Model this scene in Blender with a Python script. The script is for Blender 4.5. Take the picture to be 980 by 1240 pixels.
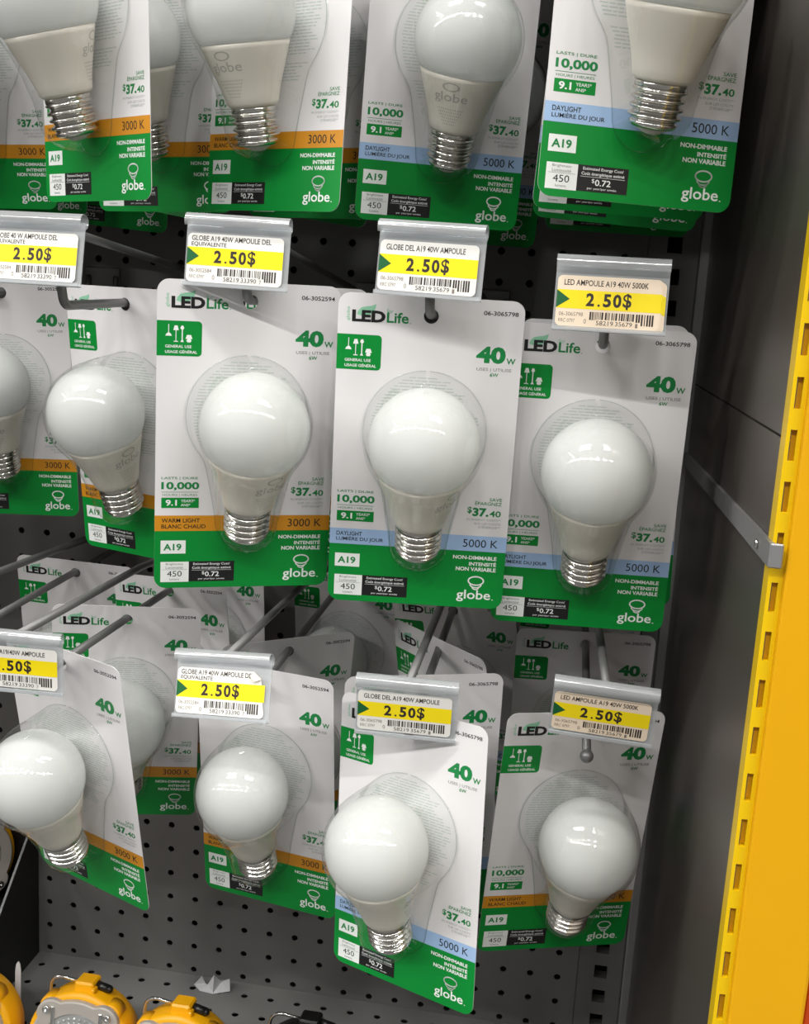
import bpy, bmesh, math, random
from mathutils import Vector, Matrix, Quaternion
random.seed(7)
for o in list(bpy.data.objects): bpy.data.objects.remove(o)
S = bpy.context.scene
COL = S.collection
ZO = 0.90                      # height of the pegboard's reference hole above the shop floor

# ------------------------------------------------------------------ camera
cd = bpy.data.cameras.new('camera'); cam = bpy.data.objects.new('camera', cd); COL.objects.link(cam)
cd.sensor_fit = 'HORIZONTAL'; cd.sensor_width = 36.0; cd.lens = 1385.2*36/980
cd.clip_start = 0.02
_R = ((0.98481970, 0.16407312, 0.05665836), (0.08833788, -0.19276075, -0.97726133), (-0.14942081, 0.96743129, -0.20432845))
M = Matrix(((_R[0][0], -_R[1][0], -_R[2][0], 0.488727), (_R[0][1], -_R[1][1], -_R[2][1], -0.978252),
            (_R[0][2], -_R[1][2], -_R[2][2], 0.638023+ZO), (0, 0, 0, 1)))
cam.matrix_world = M
S.camera = cam
# ------------------------------------------------------------------ world, lamps, exposure
S.view_settings.view_transform = 'Standard'; S.view_settings.look = 'None'
S.view_settings.gamma = 1.0; S.view_settings.use_curve_mapping = False
S.view_settings.exposure = 0.16
W = bpy.data.worlds.new('shop_interior'); S.world = W; W.use_nodes = True
W.node_tree.nodes['Background'].inputs[0].default_value = (1.0, 0.97, 0.94, 1)
W.node_tree.nodes['Background'].inputs[1].default_value = 0.20
S.cycles.transparent_max_bounces = 24
S.cycles.max_bounces = 8
S.cycles.sample_clamp_indirect = 6.0
def lamp(x, y, z, sx, sy, p, c=(1, 0.98, 0.955)):
    l = bpy.data.lights.new('ceiling_light', 'AREA'); l.shape = 'RECTANGLE'; l.size = sx; l.size_y = sy
    l.energy = p; l.color = c
    o = bpy.data.objects.new('ceiling_light', l); COL.objects.link(o); o.location = (x, y, z+ZO)
    return o
LZ = 3.15
for x, y, p in ((-0.75, -1.35, 46), (1.45, -1.35, 38)):
    lamp(x, y, LZ, 1.1, 0.22, p)
for k in range(17):
    lamp(-10+k*0.95, -3.5, LZ, 0.34, 0.11, 44 if k < 9 else 30)  # leftmost lamps added and left half made stronger, to brighten the side panel
lamp(-3.4, -1.9, LZ, 0.28, 1.5, 26)

# ------------------------------------------------------------------ materials
def lin(c): return tuple(((v/255)/12.92 if v/255 <= .04045 else ((v/255+.055)/1.055)**2.4) for v in c)
def mat(name, rgb, rough=.5, metal=0., spec=.5, noise=0., nscale=60., coat=0., bump=0.):
    m = bpy.data.materials.new(name); m.use_nodes = True; nt = m.node_tree; b = nt.nodes['Principled BSDF']
    c = lin(rgb)
    b.inputs['Base Color'].default_value = (*c, 1); b.inputs['Roughness'].default_value = rough
    b.inputs['Metallic'].default_value = metal; b.inputs['Specular IOR Level'].default_value = spec
    b.inputs['Coat Weight'].default_value = coat; b.inputs['Coat Roughness'].default_value = .05
    if noise or bump:
        tc = nt.nodes.new('ShaderNodeTexCoord'); n = nt.nodes.new('ShaderNodeTexNoise')
        n.inputs['Scale'].default_value = nscale; n.inputs['Detail'].default_value = 5
        nt.links.new(tc.outputs['Object'], n.inputs['Vector'])
        if noise:
            mr = nt.nodes.new('ShaderNodeMapRange'); mr.inputs[3].default_value = 1-noise; mr.inputs[4].default_value = 1+noise
            nt.links.new(n.outputs['Fac'], mr.inputs[0])
            mx = nt.nodes.new('ShaderNodeVectorMath'); mx.operation = 'SCALE'; mx.inputs[0].default_value = c
            nt.links.new(mr.outputs[0], mx.inputs['Scale']); nt.links.new(mx.outputs[0], b.inputs['Base Color'])
        if bump:
            bp = nt.nodes.new('ShaderNodeBump'); bp.inputs['Strength'].default_value = bump; bp.inputs['Distance'].default_value = .001
            nt.links.new(n.outputs['Fac'], bp.inputs['Height']); nt.links.new(bp.outputs[0], b.inputs['Normal'])
    return m
def clear(name, tint, edge, gl=.05, rough=.02, milk=0.):
    m = bpy.data.materials.new(name); m.use_nodes = True; nt = m.node_tree
    for n in list(nt.nodes): nt.nodes.remove(n)
    out = nt.nodes.new('ShaderNodeOutputMaterial'); mix = nt.nodes.new('ShaderNodeMixShader')
    tr = nt.nodes.new('ShaderNodeBsdfTransparent'); tr.inputs[0].default_value = (*tint, 1)
    g = nt.nodes.new('ShaderNodeBsdfGlossy'); g.inputs['Roughness'].default_value = rough
    lw = nt.nodes.new('ShaderNodeLayerWeight'); lw.inputs[0].default_value = .5
    p = nt.nodes.new('ShaderNodeMath'); p.operation = 'POWER'; p.inputs[1].default_value = 4
    q = nt.nodes.new('ShaderNodeMath'); q.operation = 'MULTIPLY_ADD'; q.inputs[1].default_value = edge; q.inputs[2].default_value = gl
    nt.links.new(lw.outputs['Facing'], p.inputs[0]); nt.links.new(p.outputs[0], q.inputs[0]); nt.links.new(q.outputs[0], mix.inputs[0])
    nt.links.new(tr.outputs[0], mix.inputs[1]); nt.links.new(g.outputs[0], mix.inputs[2]); nt.links.new(mix.outputs[0], out.inputs[0])
    if milk:
        d = nt.nodes.new('ShaderNodeBsdfDiffuse'); d.inputs[0].default_value = (.72, .74, .75, 1)
        m2 = nt.nodes.new('ShaderNodeMixShader'); m2.inputs[0].default_value = milk
        nt.links.new(mix.outputs[0], m2.inputs[1]); nt.links.new(d.outputs[0], m2.inputs[2]); nt.links.new(m2.outputs[0], out.inputs[0])
    return m
mt = {}
mt['white'] = mat('card_white', (222, 220, 220), .45, noise=.015, nscale=30)
mt['green'] = mat('card_green', (0, 134, 50), .42, spec=.3, noise=.02, nscale=40)
mt['orange'] = mat('card_orange', (205, 138, 22), .42, noise=.02, nscale=40)
mt['blue'] = mat('card_blue', (158, 188, 224), .42, noise=.02, nscale=40)
mt['black'] = mat('print_black', (18, 18, 19), .45)
mt['tgreen'] = mat('print_green', (8, 128, 62), .45)
mt['leaf'] = mat('print_leaf_green', (140, 198, 165), .45)
mt['grey'] = mat('print_grey', (150, 160, 156), .5)
mt['pale'] = mat('print_pale_grey', (186, 196, 190), .5)
mt['pwhite'] = mat('print_white', (232, 236, 232), .45)
mt['lgrey'] = mat('print_rule_grey', (120, 124, 122), .5)
mt['diffuser'] = mat('bulb_diffuser_white', (235, 236, 234), .4, spec=.0, coat=.75)
_nt = mt['diffuser'].node_tree; _b = _nt.nodes['Principled BSDF']; _b.inputs['Coat Roughness'].default_value = .03
_t = _nt.nodes.new('ShaderNodeBsdfTranslucent'); _t.inputs[0].default_value = (.86, .87, .86, 1)
_m = _nt.nodes.new('ShaderNodeMixShader'); _m.inputs[0].default_value = .34      # thin opal shell that lets light through
_nt.links.new(_b.outputs[0], _m.inputs[1]); _nt.links.new(_t.outputs[0], _m.inputs[2])
_nt.links.new(_m.outputs[0], _nt.nodes['Material Output'].inputs[0])
mt['housing'] = mat('bulb_housing_white', (222, 216, 204), .3, spec=.5)
mt['hprint'] = mat('bulb_print_grey', (176, 172, 164), .5)
mt['nickel'] = mat('screw_base_nickel', (214, 211, 205), .16, metal=1.)
mt['contact'] = mat('base_insulator', (180, 176, 168), .4)
mt['blister'] = clear('blister_clear_plastic', (.975, .985, .98), .55, .05, .02)
mt['holder'] = clear('tag_holder_clear_plastic', (.86, .88, .89), .5, .10, .22, .34)
mt['holdtube'] = clear('tag_holder_clear_tube', (.80, .83, .85), .6, .24, .15, .32)
mt['rim'] = clear('blister_rim_plastic', (.90, .92, .91), .5, .05, .1)
mt['wire'] = mat('hook_grey_coated_steel', (122, 122, 121), .42, metal=.55, noise=.06, nscale=150)
mt['board'] = mat('pegboard_grey_enamel', (110, 110, 108), .5, noise=.04, nscale=25, bump=.03)
mt['shelfm'] = mat('shelf_grey_enamel', (126, 126, 124), .5, noise=.05, nscale=30, bump=.03)
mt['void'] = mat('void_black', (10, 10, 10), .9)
mt['panel'] = mat('side_panel_grey_metal', (122, 114, 107), .36, metal=.75, noise=.05, nscale=9)
mt['bar'] = mat('bracket_grey_steel', (150, 150, 150), .4, metal=.5)
mt['yellow'] = mat('post_yellow_enamel', (222, 163, 0), .35, noise=.02, nscale=40)
mt['lemon'] = mat('post_lemon_enamel', (228, 190, 0), .35, noise=.02, nscale=40)
mt['red'] = mat('orange_red_card', (200, 70, 10), .5)
mt['blackp'] = mat('black_plastic', (20, 20, 20), .35)
mt['blackm'] = mat('black_panel', (16, 16, 16), .45, noise=.1, nscale=30)
mt['foil'] = mat('silver_edge_trim', (120, 122, 122), .4, metal=.7, noise=.6, nscale=500)
mt['wlyel'] = mat('work_light_yellow', (240, 172, 6), .4, noise=.03, nscale=80)
mt['wlgrey'] = mat('work_light_grey', (172, 166, 158), .4)
mt['lens'] = mat('work_light_lens', (196, 198, 196), .12, metal=.55, noise=.2, nscale=250)
mt['chrome'] = mat('chrome', (225, 225, 222), .14, metal=1.)
mt['tagw'] = mat('label_white', (232, 230, 224), .5)
mt['tagc'] = mat('label_cream', (238, 220, 196), .5)
mt['tagy'] = mat('label_yellow', (246, 222, 0), .5)
mt['tagg'] = mat('label_dark_green', (0, 92, 44), .5)
mt['ink'] = mat('label_ink', (44, 34, 30), .55)
mt['inkl'] = mat('label_ink_light', (128, 116, 108), .55)
mt['scrap'] = mat('torn_white_plastic', (205, 206, 208), .35)

# ------------------------------------------------------------------ mesh helpers
class MB:
    def __init__(s): s.v = []; s.f = []; s.m = []; s.ml = []; s.sm = []
    def mi(s, m):
        if m not in s.ml: s.ml.append(m)
        return s.ml.index(m)
    def add(s, vs, fs, m, smooth=False):
        b = len(s.v); k = s.mi(m); s.v += [tuple(v) for v in vs]
        for f in fs: s.f.append([b+i for i in f]); s.m.append(k); s.sm.append(smooth)
    def box(s, x0, x1, y0, y1, z0, z1, m, bev=0.):
        if bev:
            b = bev; vs = []
            for (x, sx) in ((x0, 1), (x1, -1)):
                for (y, sy) in ((y0, 1), (y1, -1)):
                    for (z, sz) in ((z0, 1), (z1, -1)):
                        vs += [(x+sx*b, y+sy*b, z), (x+sx*b, y, z+sz*b), (x, y+sy*b, z+sz*b)]
            bm = bmesh.new()
            for v in vs: bm.verts.new(v)
            r = bmesh.ops.convex_hull(bm, input=bm.verts[:]); bm.verts.index_update()
            s.add([v.co[:] for v in bm.verts], [[v.index for v in f.verts] for f in bm.faces], m); bm.free(); return
        vs = [(x, y, z) for x in (x0, x1) for y in (y0, y1) for z in (z0, z1)]
        s.add(vs, [(0, 1, 3, 2), (4, 6, 7, 5), (0, 4, 5, 1), (2, 3, 7, 6), (0, 2, 6, 4), (1, 5, 7, 3)], m)
    def lathe(s, prof, m, n=32, ax='z', c=(0, 0, 0), smooth=True, ms=None):
        # prof: list of (radius, height) along the axis
        vs = []
        for r, h in prof:
            for k in range(n):
                a = 2*math.pi*k/n; p = (r*math.cos(a), r*math.sin(a), h)
                if ax == 'y': p = (p[0], p[2], p[1])
                if ax == 'x': p = (p[2], p[0], p[1])
                vs.append((p[0]+c[0], p[1]+c[1], p[2]+c[2]))
        fs = []
        for i in range(len(prof)-1):
            for k in range(n):
                q = (i*n+k, i*n+(k+1) % n, (i+1)*n+(k+1) % n, (i+1)*n+k)
                fs.append(q if ax != 'y' else q[::-1])
        s.add(vs, fs, m, smooth)
        for i, rev in ((0, True), (len(prof)-1, False)):
            if prof[i][0] > 1e-6:
                f = [i*n+k for k in range(n)]
                if rev != (ax == 'y'): f = f[::-1]
                b = len(s.v)-len(vs); s.f.append([b+j for j in f]); s.m.append(s.mi(m)); s.sm.append(False)
    def tube(s, pts, r, m, n=12, caps=True):
        pts = [Vector(p) for p in pts]; vs = []; u = None
        for i, p in enumerate(pts):
            t = (pts[min(i+1, len(pts)-1)]-pts[max(i-1, 0)]).normalized()
            if u is None: u = t.orthogonal().normalized()
            u = (u-t*u.dot(t)).normalized(); w = t.cross(u)
            for k in range(n):
                a = 2*math.pi*k/n; vs.append(p+(u*math.cos(a)+w*math.sin(a))*r)
        fs = [(i*n+k, i*n+(k+1) % n, (i+1)*n+(k+1) % n, (i+1)*n+k) for i in range(len(pts)-1) for k in range(n)]
        s.add(vs, fs, m, True)
        if caps:
            b = len(s.v)-len(vs)
            for i, rev in ((0, True), (len(pts)-1, False)):
                f = [b+i*n+k for k in range(n)]; s.f.append(f[::-1] if rev else f); s.m.append(s.mi(m)); s.sm.append(False)
    def ball(s, c, r, m, n=14, sc=(1, 1, 1)):
        pr = [(r*math.sin(math.pi*i/n), -r*math.cos(math.pi*i/n)) for i in range(n+1)]
        b = len(s.v); s.lathe([(max(a, 1e-7), h) for a, h in pr], m, n=2*n)
        for i in range(b, len(s.v)):
            v = s.v[i]; s.v[i] = (v[0]*sc[0]+c[0], v[1]*sc[1]+c[1], v[2]*sc[2]+c[2])
    def poly(s, pts, y, m):           # flat polygon facing -y, pts in (x, z)
        a = sum(pts[i][0]*pts[(i+1) % len(pts)][1]-pts[(i+1) % len(pts)][0]*pts[i][1] for i in range(len(pts)))
        if a < 0: pts = pts[::-1]
        s.add([(p[0], y, p[1]) for p in pts], [list(range(len(pts)))], m)
    def prism(s, pts, y0, y1, m, bev=0.):  # outline in (x, z) extruded from y0 (front) to y1
        a = sum(pts[i][0]*pts[(i+1) % len(pts)][1]-pts[(i+1) % len(pts)][0]*pts[i][1] for i in range(len(pts)))
        if a < 0: pts = pts[::-1]
        n = len(pts)
        s.add([(p[0], y0, p[1]) for p in pts]+[(p[0], y1, p[1]) for p in pts],
              [list(range(n)), list(range(2*n-1, n-1, -1))]+[((i+1) % n, i, n+i, n+(i+1) % n) for i in range(n)], m)
    def build(s, name, parent=None, weld=False):
        me = s.mesh(name); o = bpy.data.objects.new(name, me); COL.objects.link(o)
        if parent: o.parent = parent
        return o
    def mesh(s, name):
        me = bpy.data.meshes.new(name); me.from_pydata(s.v, [], s.f)
        for m in s.ml: me.materials.append(mt[m])
        me.polygons.foreach_set('material_index', s.m); me.polygons.foreach_set('use_smooth', s.sm)
        me.update(); return me
def rrect(u0, v0, u1, v1, r, n=6):      # r: radius or four radii (tl, tr, br, bl), any axes
    if not isinstance(r, (tuple, list)): r = (r,)*4
    out = []
    for (cx, cy, a0, q) in ((u0+r[0], v0+r[0], 180, r[0]), (u1-r[1], v0+r[1], 270, r[1]), (u1-r[2], v1-r[2], 0, r[2]), (u0+r[3], v1-r[3], 90, r[3])):
        for k in range(n+1):
            a = math.radians(a0+90*k/n); out.append((cx+q*math.cos(a), cy+q*math.sin(a)))
            if q == 0: break
    return out
_tc = {}
def text_geo(t, bold):
    if (t, bold) in _tc: return _tc[(t, bold)]
    c = bpy.data.curves.new('t', 'FONT'); c.body = t; c.size = 1; c.resolution_u = 3; c.offset = bold
    o = bpy.data.objects.new('t', c); COL.objects.link(o)
    dg = bpy.context.evaluated_depsgraph_get(); me = bpy.data.meshes.new_from_object(o.evaluated_get(dg))
    vs = [(v.co.x, v.co.y) for v in me.vertices]; fs = [tuple(p.vertices) for p in me.polygons]
    bpy.data.objects.remove(o); bpy.data.curves.remove(c); bpy.data.meshes.remove(me)
    x0 = min(v[0] for v in vs); x1 = max(v[0] for v in vs); y0 = min(v[1] for v in vs); y1 = max(v[1] for v in vs)
    _tc[(t, bold)] = ([((v[0]-x0)/(x1-x0), (v[1]-y0)/(y1-y0)) for v in vs], fs)
    return _tc[(t, bold)]
class Sheet:
    """printed sheet: u to the right and v down, in millimetres; o = the (u, v) of the local origin; the print faces -y"""
    def __init__(s, mb, ou, ov): s.mb = mb; s.ou = ou; s.ov = ov
    def P(s, u, v): return ((u-s.ou)/1000, (s.ov-v)/1000)
    def poly(s, pts, lay, m): s.mb.poly([s.P(*p) for p in pts], -lay*6e-5, m)
    def rect(s, u0, v0, u1, v1, lay, m, r=0): s.poly(rrect(u0, v0, u1, v1, r) if r else [(u0, v0), (u1, v0), (u1, v1), (u0, v1)], lay, m)
    def text(s, t, u0, v0, u1, v1, lay, m, bold=0., vert=False):
        vs, fs = text_geo(t, bold); out = []
        for x, y in vs:
            if vert: p = s.P(u0+(1-y)*(u1-u0), v1-x*(v1-v0))
            else: p = s.P(u0+x*(u1-u0), v1-y*(v1-v0))
            out.append((p[0], -lay*6e-5, p[1]))
        a = 0
        f = fs[0]; q = [out[i] for i in f]
        a = sum(q[i][0]*q[(i+1) % len(q)][2]-q[(i+1) % len(q)][0]*q[i][2] for i in range(len(q)))
        s.mb.add(out, fs if a > 0 else [g[::-1] for g in fs], m)
    def line(s, pts, w, lay, m):
        for a, b in zip(pts[:-1], pts[1:]):
            d = Vector((b[0]-a[0], b[1]-a[1])); d.normalize(); n = Vector((-d.y, d.x))*w/2; d = d*w*.25
            s.poly([(a[0]-d.x+n.x, a[1]-d.y+n.y), (b[0]+d.x+n.x, b[1]+d.y+n.y), (b[0]+d.x-n.x, b[1]+d.y-n.y), (a[0]-d.x-n.x, a[1]-d.y-n.y)], lay, m)
    def ring(s, cu, cv, ru, rv, w, lay, m, a0=0, a1=360, n=28):
        p = [(cu+ru*math.cos(math.radians(a0+(a1-a0)*k/n)), cv+rv*math.sin(math.radians(a0+(a1-a0)*k/n))) for k in range(n+1)]
        s.line(p, w, lay, m)
def tag(o, label=None, cat=None, group=None, kind=None):
    if label: o['label'] = label
    if cat: o['category'] = cat
    if group: o['group'] = group
    if kind: o['kind'] = kind
    return o
def empty(name, loc=(0, 0, 0)):
    o = bpy.data.objects.new(name, None); o.empty_display_size = .02; COL.objects.link(o)
    o.location = (loc[0], loc[1], loc[2]+ZO); return o
def rotvec(o, w):
    w = Vector(w); a = w.length
    o.rotation_mode = 'QUATERNION'; o.rotation_quaternion = Quaternion(w.normalized(), a) if a > 1e-9 else Quaternion()
def up(o): o.location.z += ZO; return o

# ------------------------------------------------------------------ the setting
def perf(mb, cells, hole, m, depth, P3):
    """cells: (a0, a1, b0, b1, ca, cb); hole: outline of 16 offsets; P3(a, b, d) -> point, d = depth behind the face"""
    for a0, a1, b0, b1, ca, cb in cells:
        H = [(ca+h[0], cb+h[1]) for h in hole]; O = []
        for k in range(16):
            t = math.radians(22.5*k); c, s_ = math.cos(t), math.sin(t)
            if k % 2 == 0 and (k//2) % 2 == 1:
                O.append((a1 if c > 0 else a0, b1 if s_ > 0 else b0))
            else:
                q = min(((a1-ca) if c > 0 else (ca-a0))/max(abs(c), 1e-9), ((b1-cb) if s_ > 0 else (cb-b0))/max(abs(s_), 1e-9))
                O.append((ca+c*q, cb+s_*q))
        vs = [P3(x, y, 0) for x, y in H]+[P3(x, y, 0) for x, y in O]+[P3(x, y, depth) for x, y in H]
        fs = []
        for k in range(16):
            j = (k+1) % 16; fs.append((k, 16+k, 16+j, j)); fs.append((k, j, 32+j, 32+k))
        mb.add(vs, fs, m)
IN = .0254
ro = [(.0031*math.cos(math.radians(22.5*k)), .0031*math.sin(math.radians(22.5*k))) for k in range(16)]
def slots(mb, cells, hx, hz, m, depth, P3):
    for a0, a1, b0, b1, ca, cb in cells:
        h = [(ca-hx, cb-hz), (ca+hx, cb-hz), (ca+hx, cb+hz), (ca-hx, cb+hz)]; o = [(a0, b0), (a1, b0), (a1, b1), (a0, b1)]
        vs = [P3(x, y, 0) for x, y in h+o]+[P3(x, y, depth) for x, y in h]
        mb.add(vs, [(k, 4+k, 4+(k+1) % 4, (k+1) % 4) for k in range(4)]+[(k, (k+1) % 4, 8+(k+1) % 4, 8+k) for k in range(4)], m)
mb = MB()
cells = []
for c in range(-4, 21):
    for r in range(-2, 40):
        cells.append(((c-.5)*IN, (c+.5)*IN if c < 20 else .5258, (r-.5)*IN, (r+.5)*IN, c*IN, r*IN))
perf(mb, cells, ro, 'board', .0016, lambda a, b, d: (a, d, b))
tag(up(mb.build('wall_back')), kind='structure')
mb = MB(); mb.box(-.2, .60, .03, .034, -.3, 1.05, 'void')  # darkness of the gap behind the board, painted as a black sheet
tag(up(mb.build('void_shade_sheet')), kind='structure')
# unseen deck added above the top row to shade the pegboard
mb = MB(); mb.box(-.12, .574, -.305, -.002, .905, .925, 'shelfm', .001); mb.box(-.12, .574, -.312, -.3055, .885, .928, 'shelfm', .001)
tag(up(mb.build('shade_deck_top')), kind='structure')
# unseen sheet added left of the frame to block low light from that side
mb = MB(); mb.box(-.0765, -.075, -.40, -.0005, .15, 1.05, 'panel')
tag(up(mb.build('shade_wall_left')), kind='structure')
# slotted upright at the right end of the board
mb = MB()
cells = [(.5276, .5662, .0121+(k-.5)*IN, .0121+(k+.5)*IN, .5474, .0121+k*IN) for k in range(-4, 40)]
slots(mb, cells, .0059, .0064, 'board', .012, lambda a, b, d: (a, d, b))
mb.box(.5262, .5276, .0008, .03, -.12, 1.02, 'board'); mb.box(.5662, .567, .0008, .03, -.12, 1.02, 'board')
tag(up(mb.build('trim_1')), kind='structure')
# right side panel: two sheets with a seam, and a return flange at the back
mb = MB()
def seamz(y): return .5616-(y/.4637)*.0151
for lo in (True, False):
    ys = (.0, -.4665); z = [seamz(y) for y in ys]
    if lo: q = [(ys[0], -.3), (ys[1], -.3), (ys[1], z[1]-.0006), (ys[0], z[0]-.0006)]
    else: q = [(ys[0], z[0]+.0006), (ys[1], z[1]+.0006), (ys[1], 1.1), (ys[0], 1.1)]
    vs = [(.575, a, b) for a, b in q]+[(.5765, a, b) for a, b in q]
    mb.add(vs, [(0, 3, 2, 1), (4, 5, 6, 7), (0, 1, 5, 4), (1, 2, 6, 5), (2, 3, 7, 6), (3, 0, 4, 7)], 'panel')
pts = [(.5674, .004)]+[(.5674+.0016-.0016*math.cos(a), -.0012-.0016*math.sin(a)) for a in (0, .5, 1., 1.57)]+[(.5752, -.0028), (.5752, .004)]
vs = [(a, b, -.3) for a, b in pts]+[(a, b, 1.1) for a, b in pts]; n = len(pts)
mb.add(vs, [(i, (i+1) % n, n+(i+1) % n, n+i) for i in range(n)], 'bar', False)
mb.box(.5765, .578, -.46, .01, -.3, 1.1, 'void')
tag(up(mb.build('wall_right')), kind='structure')
# perforated bottom shelf
SZ = -.0565
mb = MB(); cells = []
rowy = [-.0201-.0292*k for k in range(9)]
for c in range(0, 22):
    for i, y in enumerate(rowy):
        x = (1.08+(c-1)*1.034)*IN
        x0 = x-.517*IN if c else -.0105; x1 = x+.517*IN if c < 21 else .5745
        cells.append((x0, x1, y-.0146, y+.0146 if i else -.0004, x, y))
perf(mb, cells, [(1.1*a, 1.1*b) for a, b in ro], 'shelfm', .0012, lambda a, b, d: (a, b, SZ-d))
mb.box(-.0105, .5745, rowy[-1]-.0166, rowy[-1]-.0146, SZ-.03, SZ, 'shelfm')
mb.box(-.0105, .5745, -.27, .0, SZ-.032, SZ-.03, 'void')
tag(up(mb.build('floor')), kind='structure')

# ------------------------------------------------------------------ yellow post, bracket
post = empty('shelving_post', (.5775, -.468, .2))
tag(post, 'yellow slotted steel shelving upright along the right edge', 'post')
mb = MB()
cells = [(.5748, .5804, .5747+(k-.5)*.0227, .5747+(k+.5)*.0227, .5773, .5747+k*.0227) for k in range(-26, 22)]
slots(mb, cells, .0014, .0068, 'lemon', .003, lambda a, b, d: (a, -.468+d, b))
mb.box(.5742, .5748, -.468, -.455, -.02, 1.07, 'lemon')
mb.box(.5749, .5804, -.4649, -.4642, -.02, 1.07, 'yellow')
o = mb.build('slotted_strip', post); o.location = (-.5775, .468, -.2)
mb = MB()
pr = [(.5804, -.468), (.5804, -.4712), (.5808, -.4722), (.5818, -.4726), (.613, -.4726), (.6142, -.4721), (.6147, -.471), (.6147, -.44), (.5804, -.44)]
n = len(pr); vs = [(a, b, -.02) for a, b in pr]+[(a, b, 1.07) for a, b in pr]
mb.add(vs, [(i, n+i, n+(i+1) % n, (i+1) % n) for i in range(n)]+[list(range(n)), list(range(2*n-1, n-1, -1))], 'yellow')
o = mb.build('front_channel', post); o.location = (-.5775, .468, -.2)
nb = empty('orange_panel', (.64, -.455, .2))
tag(nb, 'orange-red panel edge beyond the yellow post in the bottom right corner', 'panel')
mb = MB(); mb.box(-.0245, .06, -.012, .004, -.2, .32, 'red', .001); mb.box(-.0245, .06, .0041, .008, -.2, .32, 'blackm')
mb.build('panel_sheet', nb)
br = empty('shelf_bracket', (.570, -.2, .515))
tag(br, 'grey flat steel bracket bar running along the dark side panel', 'bracket')
mb = MB()
A0, A1 = Vector((.5735, .0, .5045)), Vector((.5735, -.4725, .532))
vs = []
for p in (A0, A1):
    vs += [(p.x-.0012, p.y, p.z), (p.x+.0012, p.y, p.z), (p.x+.0012, p.y, p.z-.0105), (p.x-.0012, p.y, p.z-.0105)]
mb.add(vs, [(0, 1, 2, 3), (7, 6, 5, 4), (0, 4, 5, 1), (1, 5, 6, 2), (2, 6, 7, 3), (3, 7, 4, 0)], 'bar')
o = mb.build('bar', br); o.location = (-.570, .2, -.515)
mb = MB(); mb.box(.5722, .5782, -.4745, -.4727, .5212, .5322, 'bar', .0006); o = mb.build('end_tab', br); o.location = (-.570, .2, -.515)
mb = MB(); mb.lathe([(.0012, 0), (.0022, .0002), (.0022, .0012)], 'chrome', 16, 'x', (.5708, -.44, .5245)); o = mb.build('rivet', br); o.location = (-.570, .2, -.515)

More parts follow.
